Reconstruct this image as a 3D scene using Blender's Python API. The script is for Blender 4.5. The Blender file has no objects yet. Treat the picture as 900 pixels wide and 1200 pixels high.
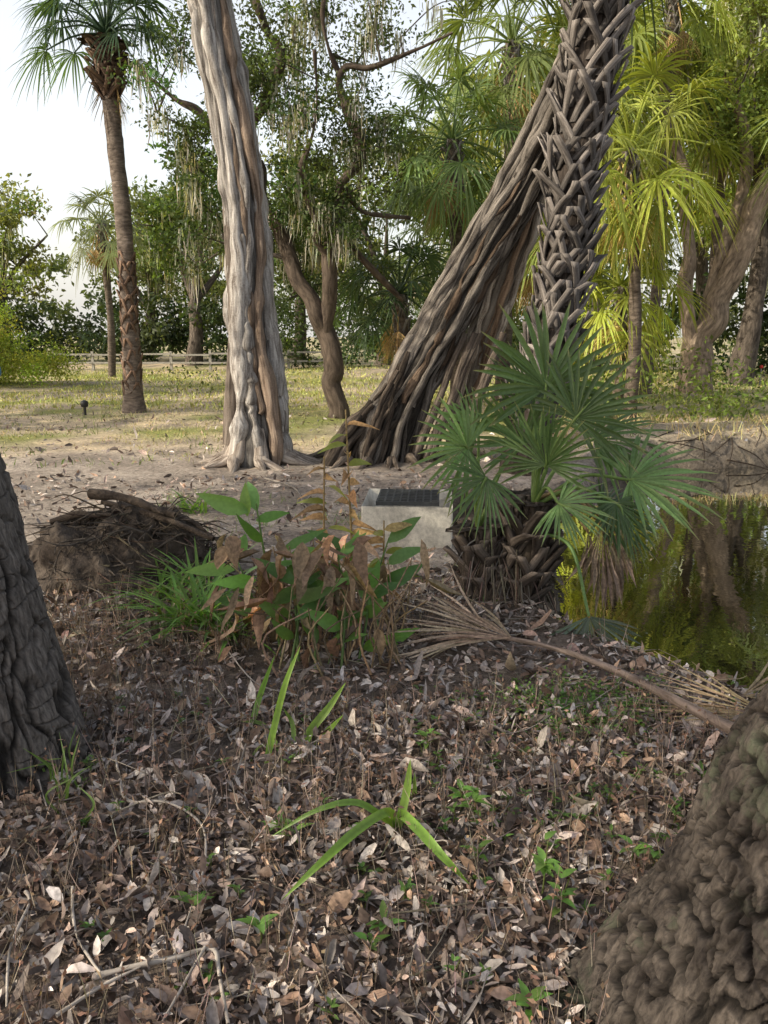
import bpy, math, numpy as np
rng=np.random.default_rng(7)
TH=math.radians(12.7); ct,st=math.cos(TH),math.sin(TH); FP=930.; EYE=1.6
# placement helpers: turn image pixel coordinates into world positions through the camera model
def S(px,py,Y):
    u=(px-450)/FP; v=(600-py)/FP; k=Y/(ct+v*st)
    return np.array([u*k,Y,EYE+k*(v*ct-st)])
def G(px,py,z=0.):
    u=(px-450)/FP; v=(600-py)/FP; k=(EYE-z)/(st-v*ct)
    return np.array([u*k,k*(ct+v*st),z])
# ---------------- noise
def h3(i,j,k,s):
    n=(i.astype(np.int64)*374761393+j.astype(np.int64)*668265263+k.astype(np.int64)*2147483647+s*974634777)&0xffffffff
    n=((n^(n>>13))*1274126177)&0xffffffff
    n=((n^(n>>16))*2246822519)&0xffffffff
    return ((n^(n>>15))&0xffffff)/float(0xffffff)
def vn(P,s=0):
    i=np.floor(P).astype(np.int64); f=P-i; f=f*f*(3-2*f); r=0
    for a in (0,1):
        for b in (0,1):
            for c in (0,1):
                w=(f[:,0] if a else 1-f[:,0])*(f[:,1] if b else 1-f[:,1])*(f[:,2] if c else 1-f[:,2])
                r=r+w*h3(i[:,0]+a,i[:,1]+b,i[:,2]+c,s)
    return r*2-1
def fbm(P,o=4,s=0):
    r=0;a=1;t=0
    for k in range(o):
        r=r+a*vn(P*2**k+17.3*k,s+k); t+=a; a*=.5
    return r/t
def sm(a,b,x):
    t=np.clip((x-a)/(b-a),0,1); return t*t*(3-2*t)
def nz(v):
    return v/np.maximum(np.linalg.norm(v,axis=-1,keepdims=True),1e-9)
# ---------------- mesh builder
class MB:
    def __init__(s): s.V=[];s.F=[];s.C=[];s.B=[];s.M=[];s.n=0
    def add(s,V,F,col,bc=None,mi=0):
        V=np.asarray(V,float).reshape(-1,3); F=np.asarray(F,np.int64).reshape(-1,4)
        s.V.append(V); s.F.append(F+s.n); s.n+=len(V)
        c=np.asarray(col,float)
        if c.ndim==1: c=np.tile(c,(len(V),1))
        s.C.append(c); s.B.append(V if bc is None else bc); s.M.append(np.full(len(F),mi,np.int32))
    def build(s,name,mats,smooth=True,parent=None):
        V=np.concatenate(s.V);F=np.concatenate(s.F);C=np.concatenate(s.C);B=np.concatenate(s.B);M=np.concatenate(s.M)
        me=bpy.data.meshes.new(name); me.vertices.add(len(V)); me.vertices.foreach_set('co',V.astype(np.float32).ravel())
        me.loops.add(F.size); me.loops.foreach_set('vertex_index',F.astype(np.int32).ravel())
        me.polygons.add(len(F)); me.polygons.foreach_set('loop_start',np.arange(0,F.size,4,dtype=np.int32))
        me.polygons.foreach_set('loop_total',np.full(len(F),4,np.int32))
        me.polygons.foreach_set('material_index',M)
        me.polygons.foreach_set('use_smooth',np.full(len(F),smooth))
        a=me.attributes.new('Col','FLOAT_COLOR','POINT'); a.data.foreach_set('color',np.c_[C,np.ones(len(C))].astype(np.float32).ravel())
        a=me.attributes.new('bc','FLOAT_VECTOR','POINT'); a.data.foreach_set('vector',B.astype(np.float32).ravel())
        me.update(calc_edges=True); me.validate()
        ob=bpy.data.objects.new(name,me); bpy.context.scene.collection.objects.link(ob)
        for m in mats: me.materials.append(m)
        if parent: ob.parent=parent
        return ob
def empty(name):
    e=bpy.data.objects.new(name,None); bpy.context.scene.collection.objects.link(e); return e
def spline(P,n):
    P=np.asarray(P,float); m=len(P)
    Q=np.vstack([2*P[0]-P[1],P,2*P[-1]-P[-2]])
    t=np.linspace(0,m-1,n); i=np.minimum(t.astype(int),m-2); f=(t-i)[:,None]
    a,b,c,d=Q[i],Q[i+1],Q[i+2],Q[i+3]
    return .5*((2*b)+(-a+c)*f+(2*a-5*b+4*c-d)*f*f+(-a+3*b-3*c+d)*f**3)
def frames(P):
    T=nz(np.gradient(P,axis=0)); m=np.abs((P[-1]-P[0])/(np.linalg.norm(P[-1]-P[0])+1e-9))
    ref=np.zeros(3); ref[np.argmin(m)]=1
    U=nz(np.cross(T,ref)); W=np.cross(T,U)
    L=np.r_[0,np.cumsum(np.linalg.norm(np.diff(P,axis=0),axis=1))]
    return T,U,W,L
def tube(mb,pts,rad,nr=8,nl=None,col=(1,1,1),disp=None,mi=0,colfn=None):
    pts=np.asarray(pts,float); rad=np.asarray(rad,float)
    if nl is None: nl=max(len(pts)*3,4)
    Q=spline(np.c_[pts,rad],nl); P=Q[:,:3]; R=np.maximum(Q[:,3],.0008)
    T,U,W,L=frames(P); th=np.arange(nr)*2*math.pi/nr
    c,s=np.cos(th),np.sin(th)
    D=c[None,:,None]*U[:,None]+s[None,:,None]*W[:,None]
    bc=np.stack([c[None]*R[:,None],s[None]*R[:,None],np.repeat(L[:,None],nr,1)],-1).reshape(-1,3)
    RR=np.repeat(R[:,None],nr,1); C=np.asarray(col,float)
    if disp is not None:
        dv=disp(bc,np.tile(th,nl),np.repeat(L,nr),RR.ravel()); RR=RR+dv.reshape(nl,nr)
        if colfn: C=colfn(bc)
    V=(P[:,None]+D*RR[...,None]).reshape(-1,3)
    i=np.arange(nl-1)[:,None]*nr; j=np.arange(nr)[None]; k=(j+1)%nr
    F=np.stack([i+j,i+k,i+nr+k,i+nr+j],-1).reshape(-1,4)
    mb.add(V,F,C,bc,mi)
def wig(p,r,amp,step=.35):
    p=np.asarray(p,float); n=max(int(np.linalg.norm(np.diff(p,axis=0),axis=1).sum()/step),len(p))
    q=spline(np.c_[p,r],n); q[1:,:3]+=rng.normal(0,amp,(n-1,3))*np.minimum(1,q[1:,3:]/.08); q[:,3]*=1+rng.normal(0,.09,n)
    return q[:,:3],q[:,3]
# instanced little leaf templates
def strip(st,wd):
    T=[];F=[]
    for a,w in zip(st,wd): T+= [[a,-w],[a,0],[a,w]]
    for i in range(len(st)-1):
        b=i*3; F+=[[b,b+1,b+4,b+3],[b+1,b+2,b+5,b+4]]
    return np.array(T,float),np.array(F)
KITE=(np.array([[0,0],[.45,-1],[1,0],[.45,1.]]),np.array([[0,1,2,3]]))
LITT=strip([0,.3,.7,1],[.1,.9,.85,.05])
LITT2=strip([0,.25,.6,1],[.3,.75,1.,.35])
BROAD=strip([0,.15,.35,.6,.82,1],[.06,.65,1,.85,.45,.02])
BLADE=strip([0,.25,.5,.75,1],[.8,1,.95,.65,.03])
GRASS=(np.array([[0,-1],[0,1],[.55,.8],[.55,-.8],[1,.05],[1,-.05]]),np.array([[0,1,2,3],[3,2,4,5]]))
def scatter(mb,tp,P,D,N,L,W,H=0,col=(1,1,1),fold=.25,mi=0,wav=0):
    T,F=tp; n=len(P); k=len(T)
    D=nz(D); Sd=nz(np.cross(D,N)); N=np.cross(Sd,D)
    L=np.broadcast_to(L,n)[:,None]; W=np.broadcast_to(W,n)[:,None]; H=np.broadcast_to(H,n)[:,None]
    fold=np.broadcast_to(fold,n)[:,None]
    a=T[:,0][None]; b=T[:,1][None]
    up=-H*L*a*a+fold*np.abs(b)*W/2
    sd=b*W/2
    if wav: sd=sd+wav*L*np.sin(a*7+rng.random((n,1))*6)*a
    V=P[:,None]+D[:,None]*(a*L)[...,None]+Sd[:,None]*sd[...,None]+N[:,None]*up[...,None]
    FF=(F[None]+(np.arange(n)*k)[:,None,None]).reshape(-1,4)
    c=np.asarray(col,float)
    C=np.tile(c,(n*k,1)) if c.ndim==1 else np.repeat(c,k,0)
    mb.add(V.reshape(-1,3),FF,C,None,mi)
def rdir(n,up=0.):
    v=rng.normal(size=(n,3)); v[:,2]+=up; return nz(v)
def vary(c,n,s=.2,hs=.06):
    c=np.asarray(c,float); return np.clip(c[None]*np.exp(rng.normal(0,s,(n,1)))*np.exp(rng.normal(0,hs,(n,3))),0,1)
def fan(mb,hub,A,N,R,nb=34,spread=2.1,droop=.15,col=(.1,.15,.05),mi=0,fold=.45,jit=.06,tipc=None,fuse=.3,wk=1.):
    A=nz(np.asarray(A,float)); N=np.asarray(N,float); Sd=nz(np.cross(A,N)); N=np.cross(Sd,A)
    ph=np.linspace(-spread,spread,nb)+rng.normal(0,jit,nb)*.6
    Rl=R*(.72+.28*np.cos(ph/spread*1.5))*(1+rng.normal(0,jit,nb))
    d=np.cos(ph)[:,None]*A+np.sin(ph)[:,None]*Sd; pe=-np.sin(ph)[:,None]*A+np.cos(ph)[:,None]*Sd
    t=np.array([.03,fuse,(fuse+.8)/2,.82,1.]); dp=2*spread/nb
    hw=np.array([.03*dp,fuse*dp*.52,fuse*dp*.52*wk,fuse*dp*.34*wk,.002])*R
    dr=droop*(1+rng.normal(0,.35,nb))
    ctr=np.asarray(hub)+d[:,None]*(Rl[:,None]*t)[...,None]+N*(.10*R*np.abs(np.sin(ph))[:,None]*t)[...,None]
    ctr[...,2]-=(dr[:,None]*R*t**2.3)
    ctr+= (rng.normal(0,jit*.6,(nb,1,3))*R*(t**2)[None,:,None])
    e=pe[:,None]*hw[None,:,None]; f=N*(hw*fold)[None,:,None]
    V=np.stack([ctr-e+f,ctr-0*f,ctr+e+f],2).reshape(-1,3)
    F=[]
    for i in range(4):
        b=i*3; F+=[[b,b+1,b+4,b+3],[b+1,b+2,b+5,b+4]]
    F=np.array(F)[None]+(np.arange(nb)*15)[:,None,None]
    C=vary(col,nb,.13,.03)[:,None]*np.ones((1,15,1))
    if tipc is not None: C[:,12:]=tipc
    mb.add(V,F.reshape(-1,4),C.reshape(-1,3),None,mi)
# ---------------- materials
def mat(name): 
    m=bpy.data.materials.new(name); m.use_nodes=True; nt=m.node_tree; nt.nodes.clear()
    o=nt.nodes.new('ShaderNodeOutputMaterial'); return m,nt,o
def node(nt,t,**k):
    n=nt.nodes.new(t)
    for a,b in k.items():
        if a in n.inputs: n.inputs[a].default_value=b
        else: setattr(n,a,b)
    return n
def leafmat(name,tr=.35,rough=.45,spec=.35,tex=.4):
    m,nt,o=mat(name); L=nt.links.new
    at=node(nt,'ShaderNodeAttribute',attribute_name='Col'); src=at.outputs['Color']
    if tex:
        geo=node(nt,'ShaderNodeNewGeometry'); ns=node(nt,'ShaderNodeTexNoise',Scale=60.,Detail=3.)
        L(geo.outputs['Position'],ns.inputs['Vector'])
        mr=node(nt,'ShaderNodeMapRange'); mr.inputs[1].default_value=.3; mr.inputs[2].default_value=.7; mr.inputs[3].default_value=1-tex; mr.inputs[4].default_value=1+tex*.85
        L(ns.outputs[0],mr.inputs[0])
        mx=node(nt,'ShaderNodeVectorMath',operation='MULTIPLY'); L(src,mx.inputs[0]); L(mr.outputs[0],mx.inputs[1]); src=mx.outputs[0]
    p=node(nt,'ShaderNodeBsdfPrincipled',Roughness=rough); p.inputs['Specular IOR Level'].default_value=spec
    L(src,p.inputs['Base Color'])
    if tr<=0: L(p.outputs[0],o.inputs[0]); return m
    tl=node(nt,'ShaderNodeBsdfTranslucent')
    m2=node(nt,'ShaderNodeVectorMath',operation='MULTIPLY'); m2.inputs[1].default_value=(1.85,1.75,.6); L(src,m2.inputs[0]); L(m2.outputs[0],tl.inputs['Color'])
    ms=node(nt,'ShaderNodeMixShader'); ms.inputs[0].default_value=tr
    L(p.outputs[0],ms.inputs[1]); L(tl.outputs[0],ms.inputs[2]); L(ms.outputs[0],o.inputs[0]); return m
def barkmat(name,dark,light,sc=(18,18,5),bump=.02,rough=.9,patch=None,fine=60.,r0=.45,r1=.95):
    m,nt,o=mat(name); L=nt.links.new
    at=node(nt,'ShaderNodeAttribute',attribute_name='bc'); mp=node(nt,'ShaderNodeVectorMath',operation='MULTIPLY'); mp.inputs[1].default_value=sc
    L(at.outputs['Vector'],mp.inputs[0])
    n1=node(nt,'ShaderNodeTexNoise',Scale=1.,Detail=6.,Roughness=.65,Distortion=.6); L(mp.outputs[0],n1.inputs['Vector'])
    vo=node(nt,'ShaderNodeTexVoronoi',feature='DISTANCE_TO_EDGE',Scale=1.1); L(mp.outputs[0],vo.inputs['Vector'])
    n3=node(nt,'ShaderNodeTexNoise',Scale=fine,Detail=4.); L(at.outputs['Vector'],n3.inputs['Vector'])
    a=node(nt,'ShaderNodeMath',operation='MULTIPLY_ADD'); L(vo.outputs[0],a.inputs[0]); a.inputs[1].default_value=.5; L(n1.outputs[0],a.inputs[2])
    b=node(nt,'ShaderNodeMath',operation='MULTIPLY_ADD'); L(n3.outputs[0],b.inputs[0]); b.inputs[1].default_value=.25; L(a.outputs[0],b.inputs[2])
    cr=node(nt,'ShaderNodeValToRGB'); cr.color_ramp.elements[0].position=r0; cr.color_ramp.elements[1].position=r1
    cr.color_ramp.elements[0].color=(*dark,1); cr.color_ramp.elements[1].color=(*light,1); L(b.outputs[0],cr.inputs[0])
    out=cr.outputs[0]
    if patch:
        n4=node(nt,'ShaderNodeTexNoise',Scale=3.2,Detail=8.,Roughness=.75); L(at.outputs['Vector'],n4.inputs['Vector'])
        r=node(nt,'ShaderNodeValToRGB'); r.color_ramp.elements[0].position=.54; r.color_ramp.elements[1].position=.62; L(n4.outputs[0],r.inputs[0])
        mx=node(nt,'ShaderNodeMix',data_type='RGBA'); L(r.outputs[0],mx.inputs[0]); L(out,mx.inputs[6]); mx.inputs[7].default_value=(*patch,1); out=mx.outputs[2]
    ca=node(nt,'ShaderNodeAttribute',attribute_name='Col'); mm=node(nt,'ShaderNodeVectorMath',operation='MULTIPLY'); L(ca.outputs['Color'],mm.inputs[0]); L(out,mm.inputs[1])
    p=node(nt,'ShaderNodeBsdfPrincipled',Roughness=rough); p.inputs['Specular IOR Level'].default_value=.2; L(mm.outputs[0],p.inputs['Base Color'])
    bp=node(nt,'ShaderNodeBump',Distance=bump,Strength=.9); L(b.outputs[0],bp.inputs['Height']); L(bp.outputs[0],p.inputs['Normal'])
    L(p.outputs[0],o.inputs[0]); return m
M_leaf=leafmat('oak_leaf',.38,.5,.2,0); M_palm=leafmat('palm_leaf',.35,.42,.3,0); M_dry=leafmat('dry_leaf',.12,.75,.15,0); M_moss=leafmat('moss',.3,.9,.05,0); M_green=leafmat('fresh_leaf',.35,.4,.35,.12)
M_nearpalm=leafmat('palmetto_leaf',.3,.42,.35,.15)
M_dryn=leafmat('withered_leaf',.15,.7,.2)
M_litter=leafmat('litter_leaf',.0,.6,.3)
M_oak=barkmat('oak_bark',(.03,.024,.02),(.17,.14,.115),(9,9,3.),.04)
M_oakn=barkmat('furrowed_bark',(.035,.031,.029),(.17,.152,.138),(60,60,14),.006,fine=140.)
M_oakr=barkmat('mossy_bark',(.02,.0165,.015),(.105,.088,.075),(60,60,26),.01,patch=(.06,.064,.045),fine=140.)
M_fig=barkmat('fig_bark',(.13,.108,.092),(.64,.61,.575),(16,16,1.4),.03,r0=.5,r1=.88)
M_figd=barkmat('fig_bark_brown',(.05,.042,.036),(.40,.365,.33),(22,22,2.),.03,r0=.5)
M_boot=barkmat('palm_boot',(.07,.061,.055),(.38,.355,.335),(30,30,3),.01)
M_palmt=barkmat('palm_trunk',(.07,.058,.05),(.3,.265,.235),(5,5,16),.02)
M_dirt=barkmat('root_dirt',(.035,.028,.023),(.19,.16,.135),(9,9,9),.05)
M_twig=barkmat('twig',(.16,.14,.12),(.5,.45,.4),(30,30,6),.003)
M_wood=barkmat('weathered_wood',(.2,.19,.17),(.42,.40,.36),(6,6,20),.004)
def plain(name,c,rough=.7,metal=0,bs=.003,sc=40.,var=.35):
    m,nt,o=mat(name); L=nt.links.new
    tc=node(nt,'ShaderNodeTexCoord'); ns=node(nt,'ShaderNodeTexNoise',Scale=sc,Detail=8.,Roughness=.65); L(tc.outputs['Object'],ns.inputs[0])
    n2=node(nt,'ShaderNodeTexNoise',Scale=4.,Detail=5.); L(tc.outputs['Object'],n2.inputs[0])
    ad=node(nt,'ShaderNodeMath',operation='ADD'); L(ns.outputs[0],ad.inputs[0]); L(n2.outputs[0],ad.inputs[1])
    cr=node(nt,'ShaderNodeValToRGB'); cr.color_ramp.elements[0].position=.42; cr.color_ramp.elements[1].position=.75
    cr.color_ramp.elements[0].color=(*[x*(1-var*1.6) for x in c],1); cr.color_ramp.elements[1].color=(*[x*(1+var*.5) for x in c],1)
    h=node(nt,'ShaderNodeMath',operation='MULTIPLY'); h.inputs[1].default_value=.62; L(ad.outputs[0],h.inputs[0]); L(h.outputs[0],cr.inputs[0])
    p=node(nt,'ShaderNodeBsdfPrincipled',Roughness=rough,Metallic=metal); L(cr.outputs[0],p.inputs['Base Color'])
    bp=node(nt,'ShaderNodeBump',Distance=bs); L(ns.outputs[0],bp.inputs['Height']); L(bp.outputs[0],p.inputs['Normal']); L(p.outputs[0],o.inputs[0]); return m
M_conc=plain('concrete',(.60,.57,.50)); M_iron=plain('dark_iron',(.06,.065,.07),.45,.2); M_black=plain('black_plastic',(.02,.02,.02),.5); M_red=plain('red_paint',(.6,.03,.02),.5); M_blue=plain('blue_plastic',(.03,.15,.45),.4)

# ---------------- terrain
POND=np.array([(.60,7.7),(.68,7.0),(.80,6.2),(.93,5.0),(1.28,4.2),(1.85,3.5),(4,2.3),(9,1.4),(14,5),(13,9),(9,10.9),(5.6,10.9),(3.8,10.5),(2.8,9.7),(2.3,8.5),(1.5,8.3),(.9,8.35)])
def ponddist(x,y):
    d=np.full(x.shape,1e9); ins=np.zeros(x.shape,bool); n=len(POND)
    for i in range(n):
        a=POND[i];b=POND[(i+1)%n]; e=b-a; t=np.clip(((x-a[0])*e[0]+(y-a[1])*e[1])/(e@e),0,1)
        d=np.minimum(d,np.hypot(x-a[0]-t*e[0],y-a[1]-t*e[1]))
        c=((a[1]>y)!=(b[1]>y))&(x<(b[0]-a[0])*(y-a[1])/(b[1]-a[1]+1e-12)+a[0]); ins^=c
    return np.where(ins,-d,d)
WL=-.22
def height(x,y):
    x=np.atleast_1d(np.asarray(x,float)).ravel(); y=np.atleast_1d(np.asarray(y,float)).ravel()
    P=np.c_[x,y,np.zeros_like(x)]
    near=np.exp(-((y-4)/30)**2-(x/30)**2)
    z=.05*fbm(P*.5,3,1)+.018*fbm(P*4,3,2)*near+.01*fbm(P*14,2,3)*near
    z+= .35*sm(22,32,y)*sm(60,40,y)*(.5+.5*vn(P*.1,4))
    d=ponddist(x,y)+.12*fbm(P*1.6,3,8)
    far=sm(8.6,10.5,y)*sm(1.8,3.2,x)
    z+= far*(.28*np.exp(-((d-1.1)/1.3)**2)+.09*fbm(P*2.2,3,6)*np.exp(-((d-.6)/1.)**2))
    k=sm(.32,-.55,d)*(1-far)+sm(.22,-.12,d)*far
    return z*(1-k)-.8*k
def hz(p): return float(height(p[0],p[1])[0])
def GG(px,py,dz=0.):
    z=0.
    for _ in range(4): q=G(px,py,z+dz); z=hz(q)
    return G(px,py,z+dz)
gx=np.sinh(6*np.linspace(-1,1,400))*1.5; gy=4.5+np.sinh(6*np.linspace(-1,1,400))*1.5
X,Y=np.meshgrid(gx,gy); xf,yf=X.ravel(),Y.ravel(); Z=height(xf,yf)
P=np.c_[xf,yf,Z*0]
n1=fbm(P*.45,4,11); n2=fbm(P*2.1,4,12); n3=fbm(P*.9,4,13); d=ponddist(xf,yf)
lit=np.array([.165,.132,.108]); dirt=np.array([.36,.31,.265]); dry=np.array([.52,.42,.27]); gr=np.array([.24,.255,.08]); mud=np.array([.05,.037,.026])  # dry and gr brightened: sunlit contrast of the midground put into their colour
def mixc(a,b,f): return a*(1-f[:,None])+b*f[:,None]
C=np.tile(lit,(len(xf),1))
wd=sm(4.4,5.9,yf+n3*1.2+.25*np.clip(xf,-3,2))
C=mixc(C,dirt,np.clip(wd*(.8+.4*n2),0,1))
C=mixc(C,dry,sm(9.0,12,yf+n1*3)*np.clip(.6+.9*n2,0,1))
C=mixc(C,gr,sm(10.5,14.5,yf+n1*5)*np.clip(.3+1.9*n3,0,1))
C=mixc(C,mud,sm(.35,.0,d)*.9)
C*= (1+.35*n2)[:,None]
m,nt,o=mat('ground'); L=nt.links.new
ca=node(nt,'ShaderNodeAttribute',attribute_name='Col'); geo=node(nt,'ShaderNodeNewGeometry')
v1=node(nt,'ShaderNodeTexVoronoi',Scale=34.); nn=node(nt,'ShaderNodeTexNoise',Scale=70.,Detail=6.,Roughness=.7); n0=node(nt,'ShaderNodeTexNoise',Scale=9.,Detail=6.,Roughness=.7)
for q in (v1,nn,n0): L(geo.outputs['Position'],q.inputs['Vector'])
bw=node(nt,'ShaderNodeRGBToBW'); L(v1.outputs['Color'],bw.inputs[0])
a1=node(nt,'ShaderNodeMath',operation='MULTIPLY_ADD'); L(bw.outputs[0],a1.inputs[0]); a1.inputs[1].default_value=.55; L(nn.outputs[0],a1.inputs[2])
a2=node(nt,'ShaderNodeMath',operation='MULTIPLY_ADD'); L(n0.outputs[0],a2.inputs[0]); a2.inputs[1].default_value=.9; L(a1.outputs[0],a2.inputs[2])
mr=node(nt,'ShaderNodeMapRange'); mr.inputs[1].default_value=.75; mr.inputs[2].default_value=1.7; mr.inputs[3].default_value=.35; mr.inputs[4].default_value=1.75; L(a2.outputs[0],mr.inputs[0])
mm=node(nt,'ShaderNodeVectorMath',operation='MULTIPLY'); L(ca.outputs['Color'],mm.inputs[0]); L(mr.outputs[0],mm.inputs[1])
p=node(nt,'ShaderNodeBsdfPrincipled',Roughness=.95); p.inputs['Specular IOR Level'].default_value=.15; L(mm.outputs[0],p.inputs['Base Color'])
bp=node(nt,'ShaderNodeBump',Distance=.03,Strength=.8); L(a2.outputs[0],bp.inputs['Height']); L(bp.outputs[0],p.inputs['Normal']); L(p.outputs[0],o.inputs[0]); M_ground=m
mb=MB(); nx=len(gx); i=np.arange(len(gy)-1)[:,None]*nx; j=np.arange(nx-1)[None]
mb.add(np.c_[xf,yf,Z],np.stack([i+j,i+j+1,i+nx+j+1,i+nx+j],-1).reshape(-1,4),C)
mb.build('ground',[M_ground])
# water
m,nt,o=mat('pond_water'); L=nt.links.new
p=node(nt,'ShaderNodeBsdfPrincipled',Roughness=.012); p.inputs['Base Color'].default_value=(.016,.014,.008,1); p.inputs['IOR'].default_value=1.8; p.inputs['Specular IOR Level'].default_value=1.
p.inputs['Coat Weight'].default_value=1.; p.inputs['Coat IOR'].default_value=1.7; p.inputs['Coat Roughness'].default_value=.012
geo=node(nt,'ShaderNodeNewGeometry'); nn=node(nt,'ShaderNodeTexNoise',Scale=5.,Detail=3.); L(geo.outputs['Position'],nn.inputs['Vector'])
bp=node(nt,'ShaderNodeBump',Distance=.003,Strength=.4); L(nn.outputs[0],bp.inputs['Height']); L(bp.outputs[0],p.inputs['Normal']); L(bp.outputs[0],p.inputs['Coat Normal']); L(p.outputs[0],o.inputs[0])
mb=MB(); mb.add([(.2,1.2,WL),(15,1.2,WL),(15,11.6,WL),(.2,11.6,WL)],[[0,1,2,3]],(1,1,1)); mb.build('pond_water',[m],False)

# ---------------- trees
def clusters(ells,gap=-.15,seed=0,gs=.6):
    out=[]
    for c,r,n in ells:
        c=np.array(c,float);r=np.array(r,float)
        p=nz(rng.normal(size=(n*3,3)))*(rng.random((n*3,1))**(1/2.2)); p=c+p*r
        k=fbm(p*gs,2,seed)>gap; out.append(p[k][:n])
    return np.concatenate(out)
def leaves(mb,cl,nper,rc,ls,col,mi=1,flat=.6,cv=.22):
    n=len(cl)*nper
    cc=np.repeat(cl,nper,0); cs=np.repeat(np.exp(rng.normal(0,.25,(len(cl),1))),nper,0)
    off=rng.normal(size=(n,3)); off=nz(off)*rng.random((n,1))**.45*1.25
    P=cc+off*np.array([rc,rc,rc*flat])*cs
    ccol=np.repeat(vary(col,len(cl),cv,.08),nper,0)
    C=np.clip(ccol*np.exp(rng.normal(0,.25,(n,1))),0,1)
    scatter(mb,KITE,P,rdir(n,-.2),rdir(n,.9),ls*(.6+.8*rng.random(n)),ls*.5*(.7+.6*rng.random(n)),0,C,.3,mi)
def moss(mb,pts,n,l0,l1,mi=2,w=.03,col=(.33,.33,.29),sp=.12):
    if len(pts)==0: return
    P=np.repeat(pts,n,0)+rng.normal(0,sp,(len(pts)*n,3))*np.array([1,1,.9]); k=len(P)
    LL=np.repeat(rng.uniform(l0,l1,len(pts)),n)*rng.uniform(.25,1,k)
    D=np.tile([0,0,-1.],(k,1))+rng.normal(0,.09,(k,3))
    N=rdir(k); N[:,2]=0
    scatter(mb,BLADE,P,D,N,LL,w*(.5+rng.random(k)),0,vary(col,k,.3,.05),.2,mi,wav=.06)
def grow(mb,limbs,cl,rt=.012,col=(1,1,1),mi=0,nr=6,step=.6,jit=.1):
    """limbs: list of (pts,radii,nr) explicit; twigs reach each cluster"""
    pos=[];rad=[]
    for pts,r,q in limbs:
        n=max(int(np.linalg.norm(np.diff(pts,axis=0),axis=1).sum()/.3),4)
        s=spline(np.c_[pts,r],n); pos+=list(s[n//4:,:3]); rad+=list(s[n//4:,3])
    n0=len(pos); pos=np.array(pos); par=[-1]*n0; w=[0.]*n0; paths=[]
    d=np.min(np.linalg.norm(cl[:,None]-pos[None],axis=2),1)
    for c in cl[np.argsort(d)]:
        dd=np.linalg.norm(pos-c,axis=1)+np.maximum(0,pos[:,2]-c[2])*.8
        k=int(np.argmin(dd)); a=pos[k]; D=np.linalg.norm(c-a); m=max(int(D/step),1)
        tt=np.linspace(0,1,m+1)[1:,None]
        q=a+(c-a)*tt+rng.normal(0,jit,(m,3))*D*.25*np.sin(tt*3.1)+np.array([0,0,.12])*D*np.sin(tt*3.14)
        idx=[k]
        for x in q: 
            par.append(idx[-1]); idx.append(len(par)-1); w.append(0.)
        pos=np.vstack([pos,q]); paths.append(idx)
        j=idx[-1]
        while j>=n0: w[j]+=1; j=par[j]
    w=np.array(w)
    for idx in paths:
        r=[rt*(w[j]**.55) if j>=n0 else None for j in idx]
        r[0]=min(rad[idx[0]]*.8,r[1]*1.25) if idx[0]<n0 else min(r[1]*1.15,rt*w[idx[0]]**.55)
        r[-1]=rt*.5
        tube(mb,pos[idx],r,nr,None,col,None,mi)
    return pos[n0:]
def barkdisp(amp,fr,seed,lump=.12):
    def f(bc,th,L,R):
        q=bc*np.array([1,1,.35])
        return amp*fbm(q*fr,3,seed)+R*lump*vn(bc*np.array([2.5,2.5,.8]),seed+3)
    return f
def comb(*f): return lambda *a: sum(g(*a) for g in f)
# near oaks: interlocking vertical ridges with narrow dark furrows and cross cracks
def furrow(bc,sx,sz,seed,cx=4.5):
    wv=np.c_[fbm(bc*[9,9,6],2,seed+20),fbm(bc*[9,9,6],2,seed+23),np.zeros(len(bc))]*.030
    q=bc+wv
    a=np.abs(fbm(q*[sx,sx,sz],2,seed))
    c=np.abs(vn(q*[sx*.6,sx*.6,sz*cx],seed+9))
    return sm(.0,.17,a)*(.55+.45*sm(.0,.13,c))
def plates(amp,sx,sz,seed,cx=4.5):
    return lambda bc,th,L,R: amp*(furrow(bc,sx,sz,seed,cx)-.8)+amp*.35*fbm(bc*[70,70,30],3,seed+4)+.02*vn(bc*4,seed)
def platec(sx,sz,seed,lo=.22,cx=4.5):  # furrow shading painted into the bark colour; crevice bark is darker too
    def f(bc):
        g=(lo+(1-lo)*furrow(bc,sx,sz,seed,cx))*(1+.4*fbm(bc*[80,80,20],3,seed+7)); return np.repeat(g[:,None],3,1)
    return f
def rootfl(r,ht,n,ph): return lambda bc,th,L,R: R*r*np.exp(-L/ht)*(.7+.5*np.cos(th*n+ph))
# near left oak; its unseen crown is shaped and placed to shade the foreground
mb=MB(); b=np.array([-1.55,2.8,-.1])
pts=[b,b+[-.02,0,.35],b+[-.08,.0,.8],b+[-.17,0,1.3],b+[-.5,-.05,2.6],b+[-1.2,-.2,4.0]]
tube(mb,pts,[.36,.33,.30,.29,.26,.22],400,900,(1,1,1),comb(plates(.026,17,4.2,3),rootfl(.28,.22,4,.5)),0,platec(17,4.2,3))
lim=[(np.array(pts)[3:],[.3,.25,.2],0)]; e0=b+[-1.2,-.2,4.0]
for p_,r_ in [([e0,e0+[-1.6,.6,1.0],e0+[-3.2,1.6,1.6],e0+[-5.4,3.0,2.4]],[.2,.16,.11,.05]),([e0,e0+[-1.4,-1.2,1.2],e0+[-3.0,-2.6,2.0],e0+[-4.6,-4.2,2.8]],[.18,.14,.1,.05]),([e0,e0+[-.9,-.2,1.6],e0+[-2.2,-.4,3.0],e0+[-4,-.2,4.2]],[.17,.13,.09,.04])]:
    tube(mb,p_,r_,14,30,(1,1,1),barkdisp(.02,6,3),0); lim.append((np.array(p_),r_,0))
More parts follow.
